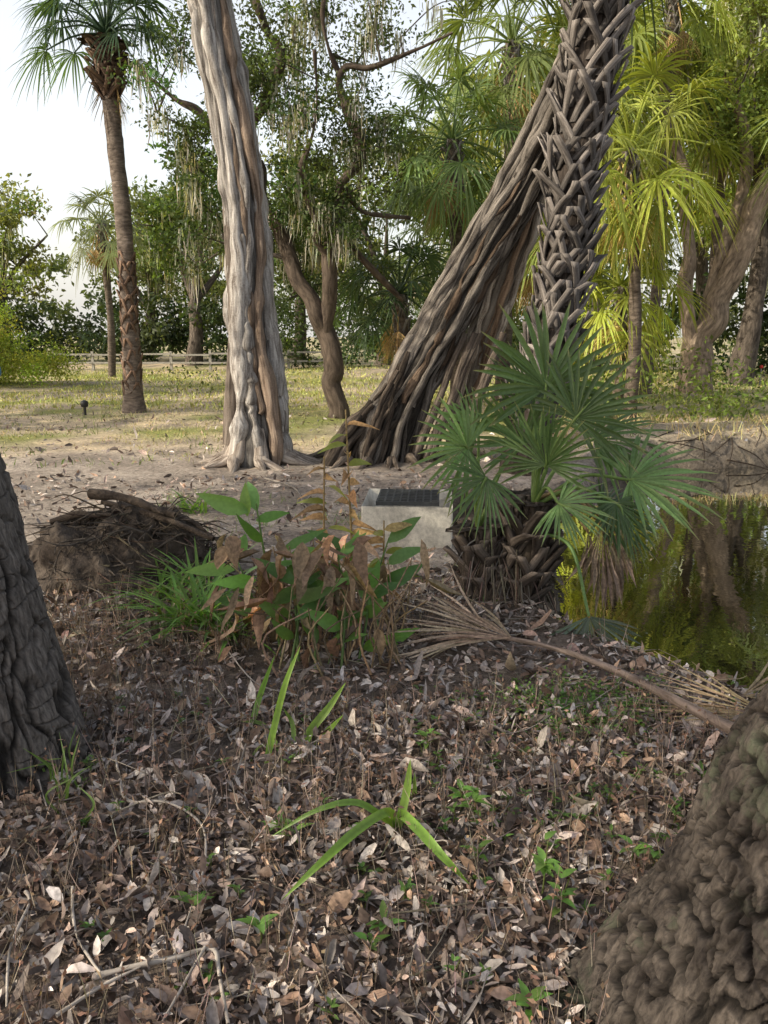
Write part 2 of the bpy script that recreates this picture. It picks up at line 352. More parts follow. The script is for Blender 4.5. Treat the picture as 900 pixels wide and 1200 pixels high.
cl=clusters([((-7.2,1.3,6.2),(3.6,6.0,2.9),125)],-.35,3); grow(mb,lim,cl); leaves(mb,cl,110,.8,.19,(.07,.10,.03))
mb.build('oak_tree',[M_oakn,M_leaf,M_moss])
# near right oak
mb=MB(); 
pts=[(.86,1.50,-.15),(.92,1.50,.15),(1.02,1.49,.5),(1.16,1.47,.9),(1.5,1.42,1.8),(2.2,1.1,3.0),(3.1,.4,4.2)]
tube(mb,pts,[.40,.345,.32,.31,.29,.27,.22],520,1100,(1,1,1),comb(plates(.024,26,12,13,2.2),rootfl(.25,.25,4,2.2)),0,platec(26,12,13,.12,2.2))
lim=[(np.array(pts)[4:],[.29,.27,.22],0)]
for p_,r_ in [([(3.1,.4,4.2),(4.4,.2,5.2),(6.0,-.4,5.8)],[.2,.14,.05]),([(3.1,.4,4.2),(3.6,-1,5.4),(4.2,-2.6,6.5)],[.18,.12,.05])]:
    tube(mb,p_,r_,14,30,(1,1,1),barkdisp(.02,6,3),0); lim.append((np.array(p_),r_,0))
cl=clusters([((4.9,-1.6,6.6),(2.6,2.8,1.5),34)],-.35,3); grow(mb,lim,cl); leaves(mb,cl,80,.7,.17,(.07,.10,.03))
mb.build('oak_tree',[M_oakr,M_leaf,M_moss])

# fig style ropey trunk
def ropey(mb,pts,rad,ns,sr,seed,mi=0,tw=.5,roots=8,rl=.9,col=(1,1,1),core=.8,lift=.12,wob=.45,jt=.07,dk=.38,brown=.2):
    r_=np.random.default_rng(seed)
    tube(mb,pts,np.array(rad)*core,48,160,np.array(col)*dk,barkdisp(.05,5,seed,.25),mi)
    n=90; Q=spline(np.c_[pts,rad],n); P=Q[:,:3];R=Q[:,3];T,U,W,L=frames(P)
    for i in range(ns):
        th0=i*2*math.pi/ns+r_.normal(0,.25); s0=int(r_.integers(0,n*.3)) if i%3 else 0; s1=n-1 if i%2 else int(r_.integers(n*.5,n))
        if s1-s0<12: continue
        m_=26; idx=np.linspace(s0,s1,m_).astype(int)
        th=th0+tw*L[idx]*(.45 if i%2 else -.3)+wob*np.sin(L[idx]*2.2+r_.random()*6)*r_.random()+r_.normal(0,jt,m_)
        rr=R[idx]*(.84+lift*r_.random()+r_.normal(0,.03,m_))
        pp=P[idx]+(np.cos(th)[:,None]*U[idx]+np.sin(th)[:,None]*W[idx])*rr[:,None]
        ra=sr*(.35+r_.random()*1.0)*np.interp(np.linspace(0,1,m_),[0,.08,.9,1],[.6,1,.75,.2])*(R[idx]/R.mean())**.5*(1+.22*r_.normal(size=m_)).clip(.45,1.6)
        cc=np.array(col)*r_.uniform(.6,1.15)*(np.array([.62,.5,.41]) if r_.random()<brown else 1.)
        tube(mb,pp,ra,10,110,cc,barkdisp(.028,12,seed+i,.25),mi)
    for i in range(roots):
        a=i*2*math.pi/roots+r_.normal(0,.25); dv=np.array([math.cos(a),math.sin(a),0]); R0=R[0]
        l=rl*r_.uniform(.6,1.2); sd=np.array([-dv[1],dv[0],0])*r_.normal(0,.2)
        b0=P[0].copy()
        q=np.array([P[10]+dv*R[10]*.8,P[4]+dv*R[4]*.95,b0+dv*(R0*.95+.06),b0+dv*(R0+l*.5)+sd*.5,b0+dv*(R0+l)+sd])
        for k_ in (2,3,4): q[k_][2]=hz(q[k_])+[.07,.01,-.06][k_-2]
        tube(mb,q,[sr*.6,sr*1.2,sr*1.2,sr*.6,sr*.25],10,30,np.array(col)*r_.uniform(.6,.95)*[1,.92,.85],barkdisp(.02,8,i,.2),mi)
# pale twisted tree
Yt=10.1
pts=[S(303,548,Yt),S(303,500,Yt),S(300,440,Yt),S(294,370,Yt),S(292,300,Yt),S(284,220,Yt),S(270,130,Yt),S(256,60,Yt),S(244,-10,Yt),S(232,-90,Yt)]
rad=[.42,.36,.30,.25,.225,.21,.21,.21,.19,.17]
mb=MB(); ropey(mb,pts,rad,28,.072,5,0,.18,12,.6,wob=.25,jt=.035,dk=.3,core=.82,lift=.10,brown=.25)
p2=[S(272,520,Yt-.1),S(274,440,Yt-.15),S(276,370,Yt-.1),S(271,300,Yt-.05),S(268,230,Yt),S(266,170,Yt)]
tube(mb,p2,[.12,.1,.09,.085,.08,.05],14,60,(.35,.31,.28),barkdisp(.02,6,2,.2),0)
p3=[S(256,60,Yt),S(236,10,Yt),S(225,-40,Yt-.3)]; tube(mb,p3,[.13,.12,.08],12,16,(1,1,1),barkdisp(.02,6,2),0)
p4=[pts[-1],pts[-1]+[-.5,-.4,1.2],pts[-1]+[-1.2,-.6,2.2]]; tube(mb,p4,[.17,.12,.05],10,16,(1,1,1),None,0)
p5=[pts[-1],pts[-1]+[.6,.2,1.1],pts[-1]+[1.4,.3,2.1]]; tube(mb,p5,[.15,.1,.05],10,16,(1,1,1),None,0)
c0=pts[-1]; cl=clusters([((c0[0]-.6,Yt-1.0,c0[2]+2.4),(2.6,2.4,1.1),26)]); grow(mb,[(np.array(p4),[.17,.12,.05],0),(np.array(p5),[.15,.1,.05],0)],cl); leaves(mb,cl,80,.6,.14,(.06,.09,.03))
mb.build('strangler_fig_tree',[M_fig,M_leaf,M_moss])
# leaning fig wrapped against the palm
mb=MB()
pts=[S(440,572,10.3),S(450,525,10.3),S(478,455,10.25),S(513,390,10.2),S(552,318,10.1),S(598,238,10.0),S(636,168,9.9),S(668,100,9.8),S(700,20,9.8),S(722,-60,9.8)]
rad=[.54,.42,.31,.275,.255,.25,.25,.24,.22,.18]
ropey(mb,pts,rad,38,.048,21,0,.25,18,.55,col=(.85,.83,.80),lift=.22,wob=.3,jt=.05,dk=.25,brown=.22)
pts2=[S(540,520,10.5),S(548,470,10.45),S(562,410,10.4),S(588,335,10.3),S(612,265,10.2),S(632,190,10.1),S(655,110,10.)]
ropey(mb,pts2,[.13,.15,.18,.19,.19,.18,.14],14,.045,31,1,.5,4,.4,col=(1.15,1.05,.9),brown=.05)  # sunlit strand: warm light painted in with paler bark and tint
for k in range(5):
    x0=480+k*14+rng.normal(0,5); pq=[S(x0,545,10.0),S(x0+18,500,10.0),S(x0+40,440,10.),S(x0+62,390,10.05)]
    p_,r_=wig(pq,[.05,.06,.05,.04],.02); tube(mb,p_,r_,9,40,(.6,.54,.49),barkdisp(.02,9,k,.2),0)
# dark mass of aerial roots on the left of the base
for k in range(34):
    a=rng.uniform(0,1); g0=S(375+75*a+rng.normal(0,4),560,9.95+rng.normal(0,.12)); g0[2]=hz(g0)-.03
    t0=S(432+50*a,500-rng.uniform(10,70)*(.4+a),10.05+rng.normal(0,.1)); md=(g0+t0)/2+np.array([-.04,-.02,.06])+rng.normal(0,.03,3)
    p_,r_=wig([g0,md,t0],[.035,.04,.03],.012,.1); tube(mb,p_,r_*rng.uniform(.6,1.4),7,20,np.array([.42,.37,.33])*rng.uniform(.5,1.2),barkdisp(.012,9,k,.2),0)
mb.build('strangler_fig_tree',[M_figd,M_fig])

# palm builder
def boots(mb,pts,rad,L0,L1,n,lb=.42,out=.16,mi=0,seed=0,ang=.8,col=(1,1,1),wk=1.):
    r_=np.random.default_rng(seed); N=200
    Q=spline(np.c_[pts,rad],N); P=Q[:,:3];R=Q[:,3];T,U,W,L=frames(P)
    for i in range(n):
        s=L0+(L1-L0)*i/n; th=i*2.39996+r_.normal(0,.15); l=lb*r_.uniform(.7,1.2); o=out*r_.uniform(.4,1.5); cut=r_.uniform(.7,1); skew=r_.normal(0,.25)
        t=np.linspace(0,cut,8); LL=np.clip(s+t*l,0,L[-1])
        Pi=np.stack([np.interp(LL,L,P[:,k]) for k in range(3)],1); Ui=np.stack([np.interp(LL,L,U[:,k]) for k in range(3)],1); Wi=np.stack([np.interp(LL,L,W[:,k]) for k in range(3)],1); Ri=np.interp(LL,L,R)
        rr=Ri+.01+o*t**1.7; a=ang*np.maximum(1-t*1.15,0)**1.1; wa=(.22-.10*t)*.22/Ri.mean()*wk; th_=.024-.006*t
        cc=np.array(col)*r_.uniform(.45,1.3)
        for sg in (-1,1):
            ce=th+sg*(a+wa*.4)+skew*t
            V=[]
            for ea,eo in ((-1,0),(1,0),(1,1),(-1,1)):
                an=ce+ea*wa*.5; ro=rr-(1-eo)*th_+(0 if ea*sg<0 else -.015)
                V.append(Pi+(np.cos(an)[:,None]*Ui+np.sin(an)[:,None]*Wi)*ro[:,None])
            V=np.stack(V,1).reshape(-1,3); F=[]
            for k in range(7):
                for e in range(4): F.append([k*4+e,k*4+(e+1)%4,k*4+4+(e+1)%4,k*4+4+e])
            F.append([28,29,30,31])
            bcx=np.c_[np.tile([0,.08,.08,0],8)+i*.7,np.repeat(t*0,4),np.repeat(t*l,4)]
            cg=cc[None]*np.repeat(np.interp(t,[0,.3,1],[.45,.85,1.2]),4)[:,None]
            mb.add(V,F,cg,bcx,mi)
def palmcrown(mb,hub,n,pl,R,col,seed=0,mi=1,dead=6,nb=30,lo=-.9,hi=1.35,dcol=(.36,.25,.12),dmi=2,droop=.55):
    for i in range(n+dead):
        az=i*2.39996+rng.normal(0,.15); f=i/max(n-1,1)
        isd=i>=n
        el=hi+(lo-hi)*min(f,1)**.9+rng.normal(0,.08) if not isd else rng.uniform(-1.45,-1.1)
        A=np.array([math.cos(az)*math.cos(el),math.sin(az)*math.cos(el),math.sin(el)])
        l=pl*rng.uniform(.8,1.15)*(.75 if isd else 1)
        mid=hub+A*l*.5+np.array([0,0,.05*l]); e=hub+A*l-np.array([0,0,.10*l])
        cc=np.array(dcol if isd else col)
        tube(mb,[hub,mid,e],[.028,.02,.014],5,6,cc*1.2,None,dmi if isd else mi)
        A2=nz(e-mid); N=np.cross(np.cross(A2,[0,0,1.]),A2)
        if np.linalg.norm(N)<.05: N=np.array([math.cos(az),math.sin(az),0])
        N=nz(N)+rng.normal(0,.3,3)
        c2=cc*math.exp(rng.normal(0,.25))
        fan(mb,e,A2,N,R*rng.uniform(.8,1.1)*(.8 if isd else 1),nb,1.95 if not isd else .9,droop*(1 if not isd else .3),c2,dmi if isd else mi,jit=.08,tipc=c2*1.5 if isd else c2*np.array([1.3,1.05,.9]))
# boot palm
Yp=9.3
pts=[S(610,575,Yp),S(618,520,Yp),S(630,460,Yp),S(645,400,Yp),S(662,310,Yp),S(672,210,Yp),S(688,110,Yp),S(702,10,Yp),S(712,-70,Yp),S(722,-160,Yp),S(735,-330,Yp)]
rad=[.32,.28,.25,.24,.23,.23,.25,.26,.27,.25,.24]
mb=MB(); tube(mb,pts,np.array(rad)*.92,24,80,(.22,.19,.17),barkdisp(.03,8,4),0)
Ltot=np.linalg.norm(np.diff(np.array(pts),axis=0),axis=1).sum()
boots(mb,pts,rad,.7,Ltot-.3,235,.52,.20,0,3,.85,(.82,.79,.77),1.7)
palmcrown(mb,pts[-1],26,1.3,.95,(.05,.08,.03),1,1,4,28)
mb.build('cabbage_palm',[M_boot,M_palm,M_dry])
# left tall palm
Yl=16.3
pts=[S(158,492,Yl),S(156,460,Yl),S(153,400,Yl),S(149,320,Yl),S(143,240,Yl),S(135,170,Yl),S(127,90,Yl),S(125,50,Yl)]
rad=[.28,.19,.165,.155,.15,.145,.16,.16]
mb=MB(); tube(mb,pts,rad,24,160,(.8,.74,.7),barkdisp(.03,9,4,.1),0)
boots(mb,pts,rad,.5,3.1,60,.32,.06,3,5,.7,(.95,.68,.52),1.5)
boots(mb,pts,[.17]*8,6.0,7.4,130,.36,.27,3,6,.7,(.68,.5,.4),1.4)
palmcrown(mb,pts[-1]+[0,0,.15],26,1.0,.80,(.045,.08,.045),2,1,2,28,-.2,1.35)
mb.build('cabbage_palm',[M_palmt,M_palm,M_dry,M_boot])
# other palms
def palm(name,px,py,Y,col,n=26,pl=1.2,R=.95,r=.2,dead=8,lean=0,nb=28,lo=-.9,dcol=(.36,.25,.12)):
    hub=S(px,py,Y); base=np.array([hub[0]+lean,Y,0.]); base[2]=hz(base)-.1
    mb=MB(); pp=[base,base*.6+hub*.4+[.1,0,0],hub]
    tube(mb,pp,[r*1.2,r,r],14,40,(.6,.55,.5),barkdisp(.02,8,3),0)
    LL=np.linalg.norm(hub-base); boots(mb,pp,[r*1.2,r,r],max(LL-1.3,.1),LL-.2,26,.35,.14,3,4,.7)
    palmcrown(mb,hub,n,pl,R,col,3,1,dead,nb,lo,dcol=dcol); mb.build(name,[M_palmt,M_palm,M_dry,M_boot])
palm('cabbage_palm',738,175,14,(.29,.335,.07),32,1.1,.85,.11,20,.3,30,-1.2,(.60,.48,.20))
palm('cabbage_palm',530,165,17.5,(.13,.19,.07),34,1.2,.9,.15,8,.2,28,-1.0)
palm('cabbage_palm',600,50,19,(.17,.22,.08),30,1.3,1.0,.15,8)
palm('cabbage_palm',468,345,17,(.05,.085,.04),22,.95,.75,.14,7,0,26,-.5)
palm('cabbage_palm',790,-10,21,(.26,.31,.08),26,1.3,1.0,.14,6)
palm('cabbage_palm',640,270,16,(.20,.25,.07),24,1.0,.8,.12,8)
palm('cabbage_palm',118,262,30,(.16,.19,.10),24,1.1,.8,.13,14,0,20,-1.)
palm('cabbage_palm',728,335,15.0,(.29,.34,.07),24,.85,.75,.10,8,0,24,-.9,(.55,.45,.2))
palm('cabbage_palm',1020,150,15,(.12,.16,.06),24,1.2,.9,.18,8)
palm('cabbage_palm',850,120,25,(.19,.25,.07),30,1.4,1.1,.15,8,0,26)
palm('cabbage_palm',690,90,20,(.22,.27,.07),30,1.3,1.0,.13,8,0,26)
palm('cabbage_palm',540,290,20,(.09,.13,.05),24,1.1,.9,.14,8,0,24)
# dark oak with sinuous limbs
Yo=15.3
mb=MB(); limbs=[
 ([S(398,492,Yo),S(392,450,Yo),S(384,405,Yo),S(372,365,Yo),S(345,320,Yo+.2),S(320,262,Yo+.4),S(302,210,Yo+.5),S(294,160,Yo+.5),S(312,110,Yo+.5),S(330,70,Yo+.4),S(300,10,Yo),S(280,-40,Yo)],[.30,.21,.19,.17,.14,.12,.11,.10,.10,.09,.07,.04]),
 ([S(386,415,Yo),S(388,350,Yo-.2),S(386,280,Yo-.4),S(402,220,Yo-.5),S(426,165,Yo-.6),S(405,125,Yo-.6),S(400,88,Yo-.6),S(455,72,Yo-.8),S(530,40,Yo-1)],[.16,.13,.11,.09,.075,.065,.055,.04,.025]),
 ([S(386,290,Yo-.4),S(412,288,Yo-.3),S(440,320,Yo),S(470,350,Yo+.3)],[.09,.07,.055,.03]),
 ([S(386,300,Yo-.4),S(366,262,Yo-.8),S(352,200,Yo-1),S(372,140,Yo-1.2),S(370,60,Yo-1.5)],[.08,.06,.045,.035,.025]),
 ([S(300,205,Yo+.5),S(262,160,Yo+.6),S(205,115,Yo+.8),S(150,70,Yo+1),S(110,40,Yo+1)],[.09,.07,.055,.04,.02]),
 ([S(398,88,Yo-.6),S(380,40,Yo-.8),S(385,-30,Yo-1)],[.05,.04,.03]),
 ([S(402,220,Yo-.5),S(440,250,Yo),S(480,255,Yo+.5)],[.06,.045,.02])]
limbs=[wig(p_,r_,.05) for p_,r_ in limbs]
for p_,r_ in limbs: tube(mb,p_,r_,12,len(p_)*5,(.85,.8,.76),barkdisp(.03,5,3,.2),0)
lim=[(np.array(p_),r_,0) for p_,r_ in limbs]
def E(px,py,Y,rx,ry,rz,n): return (S(px,py,Y),(rx,ry,rz),n)
cl=clusters([E(300,110,Yo,2.9,2,1.6,46),E(235,240,Yo+1,1.2,1.5,1.5,22),E(345,265,Yo+1,1.3,1.5,1.5,30),E(410,230,Yo,1.2,1.2,1.6,24),E(380,20,Yo,3,2,1.4,32),E(340,330,Yo+2,1.0,1,.7,10),E(345,190,Yo-.5,1.1,1,1.2,14)],-.02,5,1.1)
nd=grow(mb,lim,cl,.010); leaves(mb,cl,160,.40,.085,(.06,.09,.032))
moss(mb,np.vstack([cl[::3],nd[::6]]),26,.25,.9,w=.022,sp=.10)
mb.build('oak_tree',[M_oak,M_leaf,M_moss])
# right oak
Yr=22
mb=MB(); limbs=[
 ([S(812,468,Yr),S(818,420,Yr),S(840,360,Yr),S(866,300,Yr),S(895,225,Yr),S(940,140,Yr),S(980,60,Yr)],[.56,.40,.33,.31,.28,.24,.2]),
 ([S(812,420,Yr),S(806,370,Yr),S(806,300,Yr),S(804,235,Yr),S(790,170,Yr),S(770,90,Yr)],[.28,.21,.17,.15,.13,.1]),
 ([S(825,385,Yr),S(842,310,Yr+.4),S(862,250,Yr+.6),S(875,180,Yr+.6),S(850,90,Yr)],[.24,.19,.16,.13,.1])]
limbs=[wig(p_,r_,.05,.6) for p_,r_ in limbs]
for p_,r_ in limbs: tube(mb,p_,r_,18,len(p_)*6,(2.3,2.15,1.9),barkdisp(.05,4,3,.15),0)
lim=[(np.array(p_),r_,0) for p_,r_ in limbs]
cl=clusters([E(850,50,Yr,4.5,3,2.6,90),E(940,30,Yr,4,3,3,50),E(770,110,Yr+1,1.6,2,1.6,14),E(880,150,Yr,1.6,2,1.0,18)],-.1,6)
grow(mb,lim,cl,.015); leaves(mb,cl,130,.6,.14,(.18,.225,.06)); moss(mb,cl[::5],14,.4,1.2,w=.04)
mb.build('oak_tree',[M_oak,M_leaf,M_moss])
# generic oak
def genoak(mb,base,Ht,cr,nc,nper,ls,col,rt=.02,tr=.3,mossn=12,rc=.9,gap=-.15,tc=(1,1,1),low=.25,seed=0):
    base=np.array(base,float); base[2]=hz(base)-.1
    lean=rng.normal(0,.08*Ht,2); f=base+[lean[0]*.4,lean[1]*.4,Ht*.3]
    limbs=[([base,(base+f)/2+[.1,0,0],f],[tr*1.4,tr,tr*.9])]
    for k in range(4):
        a=k*1.57+rng.normal(0,.4); e=f+[math.cos(a)*cr*.65,math.sin(a)*cr*.65,Ht*rng.uniform(.25,.5)]
        limbs.append(([f,f*.6+e*.4+[0,0,.4]+rng.normal(0,.25,3),e],[tr*.6,tr*.4,tr*.15]))
    for p_,r_ in limbs: tube(mb,p_,r_,9,18,tc,barkdisp(.03,4,2,.15),0)
    lim=[(np.array(p_),r_,0) for p_,r_ in limbs]
    zc=base[2]+Ht*(low+1)/2
    cl=clusters([((base[0]+lean[0],base[1]+lean[1],zc),(cr,cr,Ht*(1-low)/2),nc)],gap,seed+int(base[0]*3)%50,.5)
    nd=grow(mb,lim,cl,rt,nr=4,step=1.2); leaves(mb,cl,nper,rc,ls,col)
    if mossn: moss(mb,cl[::2],mossn,.5,2.1,w=.06,col=(.46,.46,.39),sp=.25)
mb=MB()
for x,y,H,cr,n,c in [(-25,42,9,4.5,50,(.13,.17,.06)),(-18.5,40,8.5,4,50,(.17,.20,.07)),(-13,44,8.5,4,50,(.14,.17,.07)),(-8.5,36,9.5,3.2,50,(.09,.13,.045)),(-4.5,42,10.5,3.6,55,(.12,.15,.055)),(0,38,10.5,3.8,60,(.12,.15,.055)),(4.5,40,14,4.5,80,(.11,.14,.05)),
   (8.5,33,15,4.5,90,(.14,.18,.055)),(14,36,16,5,90,(.16,.20,.06)),(20,40,17,5.5,90,(.15,.18,.05)),(27,38,16,5,70,(.14,.17,.05)),(6,27,11,2.8,50,(.17,.20,.055)),(16,29,14,3.6,70,(.18,.22,.06)),(-33,38,11,5,50,(.10,.13,.06)),(11,25,14,2.6,50,(.19,.22,.06)),(24,27,14,4,50,(.15,.18,.06))]:
    genoak(mb,(x,y,0),H,cr,n,110,.27,c,seed=3,gap=-.05)
mb.build('background_trees',[M_oak,M_leaf,M_moss])
# unseen oaks added left of the lawn to throw dappled shade across it
for x,y,H,cr,n in [(-13.5,12.5,8,3.0,34),(-16,19.5,9,3.4,42)]:
    mb=MB(); genoak(mb,(x,y,0),H,cr,n,110,.22,(.09,.12,.04),mossn=6,gap=-.2,low=.35); mb.build('oak_tree',[M_oak,M_leaf,M_moss])
# understory shrubs
mb=MB()
def shrubs(x0,x1,y,h,n,col,ls=.2,nper=100):
    p=np.c_[rng.uniform(x0,x1,n),y+rng.normal(0,1.2,n),np.zeros(n)]; p[:,2]=height(p[:,0],p[:,1])+rng.uniform(.15,h,n)
    leaves(mb,p,nper,.75,ls,col,0,.7)
shrubs(-30,-5,38,2.6,150,(.04,.06,.028),.27); shrubs(-6,12,34,3.,120,(.06,.09,.035)); shrubs(10,34,30,4.2,140,(.03,.05,.02),.26); shrubs(-6,4,22,.7,8,(.12,.15,.07),.12)  # right-hand row near-black: understory shadow painted into its leaf colour
shrubs(3.0,6.2,15,.9,26,(.12,.17,.045),.10); shrubs(30,50,36,5,40,(.04,.06,.02),.3); shrubs(-50,-28,38,4,50,(.04,.06,.02),.3); shrubs(-50,50,54,7,290,(.07,.10,.045),.42)
mb.build('understory_shrubs',[M_leaf])
mb=MB(); cl=clusters([(G(20,452)+[0,0,.7],(1.6,1.2,.9),34),(G(-60,455)+[0,0,1.5],(2,1.5,1.8),50)],-.5)
leaves(mb,cl,220,.45,.1,(.28,.33,.07),0,.8); mb.build('sunlit_bush',[M_leaf])

# ---------------- storm drain box
par=empty('storm_drain_box'); cx,cy=.2,6.28; par.location=(cx,cy,-.05); par.rotation_euler=(0,0,math.radians(-4))
import bmesh
def bevbox(bm,c,s):
    r=bmesh.ops.create_cube(bm,size=1); bmesh.ops.scale(bm,verts=r['verts'],vec=s); bmesh.ops.translate(bm,verts=r['verts'],vec=c)
def bmobj(name,fn,mat_,parent,bev=.01):
    bm=bmesh.new(); fn(bm)
    if bev: bmesh.ops.bevel(bm,geom=bm.edges[:],offset=bev,segments=2,affect='EDGES',profile=.6)
    me=bpy.data.meshes.new(name); bm.to_mesh(me); bm.free(); me.materials.append(mat_); o_=bpy.data.objects.new(name,me); bpy.context.scene.collection.objects.link(o_); o_.parent=parent; return o_
W_,D_,H_=.70,.72,.36; w=.10
def body(bm):
    r=bmesh.ops.create_cube(bm,size=1); bmesh.ops.scale(bm,verts=r['verts'],vec=(W_,D_,H_)); bmesh.ops.translate(bm,verts=r['verts'],vec=(0,0,H_/2))
    top=[f for f in bm.faces if f.normal.z>.9]; bmesh.ops.inset_region(bm,faces=top,thickness=w)
    top=[f for f in bm.faces if f.normal.z>.9 and abs(f.calc_center_median().x)<.01 and abs(f.calc_center_median().y)<.01]
    bmesh.ops.translate(bm,verts=list({v for f in top for v in f.verts}),vec=(0,0,-.2))
bmobj('concrete_body',body,M_conc,par,.012)
def grate(bm):
    n=9
    for i in range(n):
        x=-W_/2+w+.010+(W_-2*w-.02)*i/(n-1); y=-D_/2+w+.010+(D_-2*w-.02)*i/(n-1)
        bevbox(bm,(x,0,H_-.004),(.013,D_-2*w-.006,.03))
        bevbox(bm,(0,y,H_-.002),(W_-2*w-.006,.013,.032))
bmobj('steel_grate',grate,M_iron,par,0)

# ---------------- near palmetto
mb=MB(); pb=np.array([.74,4.72,0.]); pb[2]=hz(pb)-.05
def pstem(pts,r,n,seed):
    tube(mb,pts,r,18,30,(.3,.25,.2),barkdisp(.03,8,seed),0)
    LL=np.linalg.norm(np.diff(np.array(pts),axis=0),axis=1).sum()
    boots(mb,pts,r,.0,LL-.05,n,.30,.15,0,seed,.7,(.66,.58,.52),1.1)
s1=S(560,615,4.75); s2=S(625,585,4.65)
pstem([pb+[-.12,0,-.02],pb*.5+s1*.5+[-.04,0,0],s1],[.12,.10,.06],34,1)
pstem([pb+[.08,0,-.02],pb*.5+s2*.5+[.05,0,0],s2],[.13,.11,.07],44,2)
for i in range(240):
    a=rng.uniform(0,6.28); r0=rng.uniform(.02,.17); q=pb+[math.cos(a)*r0+rng.choice([-.08,.08]),math.sin(a)*r0,rng.uniform(.1,.48)]
    e=q+[math.cos(a)*rng.uniform(.05,.2),math.sin(a)*.15,-rng.uniform(.1,.4)]
    tube(mb,[q,(q+e)/2+[0,0,.03],e],[.005,.004,.0015],4,5,vary((.8,.66,.55),1,.35)[0],None,0)
FN=[ # px,py,depth,A,N,R,stem
 (548,525,4.55,(-.55,-.3,.15),(.15,-.9,.3),.40,s1),(570,560,4.4,(-.35,-.4,-.5),(.5,-.75,.5),.34,s1),(560,505,4.9,(-.5,.1,.8),(.5,-.8,.2),.36,s1),
 (640,455,4.7,(-.05,.1,1),(.15,-.97,.05),.58,s2),(675,490,4.6,(.6,-.1,.75),(-.35,-.9,.2),.48,s2),(695,515,4.9,(.85,.2,.35),(-.4,-.7,.6),.50,s2),
 (738,562,4.6,(.9,-.1,.25),(0,-.6,.75),.50,s2),(722,590,4.4,(.35,-.4,-.65),(.5,-.75,.4),.32,s2),(640,545,4.45,(-.1,-.2,.95),(-.6,-.8,.1),.40,s2),
 (655,590,4.35,(.5,-.4,-.1),(0,-.7,.7),.34,s2),(612,520,4.8,(-.35,.1,.9),(.3,-.9,.1),.44,s1),
 (705,600,4.7,(.9,.1,-.15),(.1,-.5,.85),.40,s2),(625,470,4.95,(-.45,.3,.85),(.6,-.7,.2),.42,s2)]
for px,py,Yv,A,N,R,sb in FN:
    hub=S(px,py,Yv); mid=(sb+hub)/2+np.array([0,0,.08]); 
    tube(mb,[sb-[0,0,.05],mid,hub,hub+nz(np.array(A,float))*R*.25],[.014,.011,.009,.004],6,16,(.18,.27,.08),None,1)
    fan(mb,hub,A,N,R,int(rng.integers(26,31)),rng.uniform(1.6,2.1),rng.uniform(.04,.24),np.array((.115,.185,.075))*math.exp(rng.normal(0,.3)),1,.9,.055,tipc=(.28,.27,.14),fuse=.34,wk=1.05)
for px,py,Yv,R in [(705,615,4.5,.42),(722,625,4.65,.36),(690,625,4.55,.3)]:
    hub=S(px,py,Yv); tube(mb,[s2,(s2+hub)/2+[0,0,.12],hub],[.013,.01,.008],6,12,(.3,.22,.12),None,2)
    fan(mb,hub,(.05,-.1,-1),(.2,-.9,.1),R,15,.4,.1,(.24,.18,.14),2,.9,.14,fuse=.6,wk=2.2)
hub=S(690,722,4.15); tube(mb,[s2-[0,0,.2],S(668,640,4.4),hub],[.012,.011,.009],6,14,(.14,.24,.08),None,1)
fan(mb,hub,(.1,-.35,-.85),(.1,-.9,.3),.38,30,1.25,.05,(.12,.155,.12),1,.9,.07,fuse=.5)
fan(mb,S(665,735,4.2),(-.2,-.3,-.85),(.1,-.9,.3),.30,24,1.1,.05,(.13,.16,.12),1,.9,.1,fuse=.5)
mb.build('saw_palmetto',[M_boot,M_nearpalm,M_dryn])

# ---------------- fallen dead fronds
mb=MB()
path=[GG(560,742,.10),GG(640,757,.12),GG(720,785,.10),GG(800,825,.10),GG(885,868,.12)]
tube(mb,path,[.012,.014,.018,.022,.028],8,40,(.95,.8,.72),None,1)
fan(mb,GG(575,742,.10),(-1,.25,.05),(0,-.5,.9),.55,26,.75,.06,(.42,.34,.26),0,.9,.13,fuse=.4)
fan(mb,GG(600,748,.12),(-.9,.5,.05),(0,-.5,.9),.5,18,.6,.06,(.32,.25,.19),0,.9,.16,fuse=.4)
mb.build('fallen_palm_frond',[M_dryn,M_boot])
mb=MB(); fan(mb,GG(905,838,.06),(-1,.35,.0),(0,-.4,.9),.5,22,.5,.03,(.38,.30,.19),0,.9,.13,fuse=.4)
fan(mb,GG(870,815,.05),(1,.25,.0),(0,-.4,.9),.45,18,.5,.04,(.30,.24,.16),0,.9,.13,fuse=.4); mb.build('fallen_palm_frond',[M_dryn])

# ---------------- root ball
mb=MB(); c0=G(150,668); nr_,nt_=70,150
r=np.linspace(0,1,nr_)[:,None]; th=np.linspace(0,2*np.pi,nt_+1)[:-1][None]
x=r*np.cos(th)*.78; y=r*np.sin(th)*.5; z=.40*(1-r**2.0)*(1+.0*th)+.0*x
V=np.stack([x,y,z],-1).reshape(-1,3); nn=fbm(V*3.2,4,51); n2_=fbm(V*11,3,52)
V[:,2]+= (nn*.18+n2_*.09)*np.repeat(np.clip(1.2-r[:,0]**3,0,1),nt_); V[:,:2]*= (1+.25*nn+.10*n2_)[:,None]
V+=c0; V[-nt_:,2]=height(V[-nt_:,0],V[-nt_:,1])-.05
i=np.arange(nr_-1)[:,None]*nt_; j=np.arange(nt_)[None]; k=(j+1)%nt_
mb.add(V,np.stack([i+j,i+nt_+j,i+nt_+k,i+k],-1).reshape(-1,4),(.75,.72,.7))
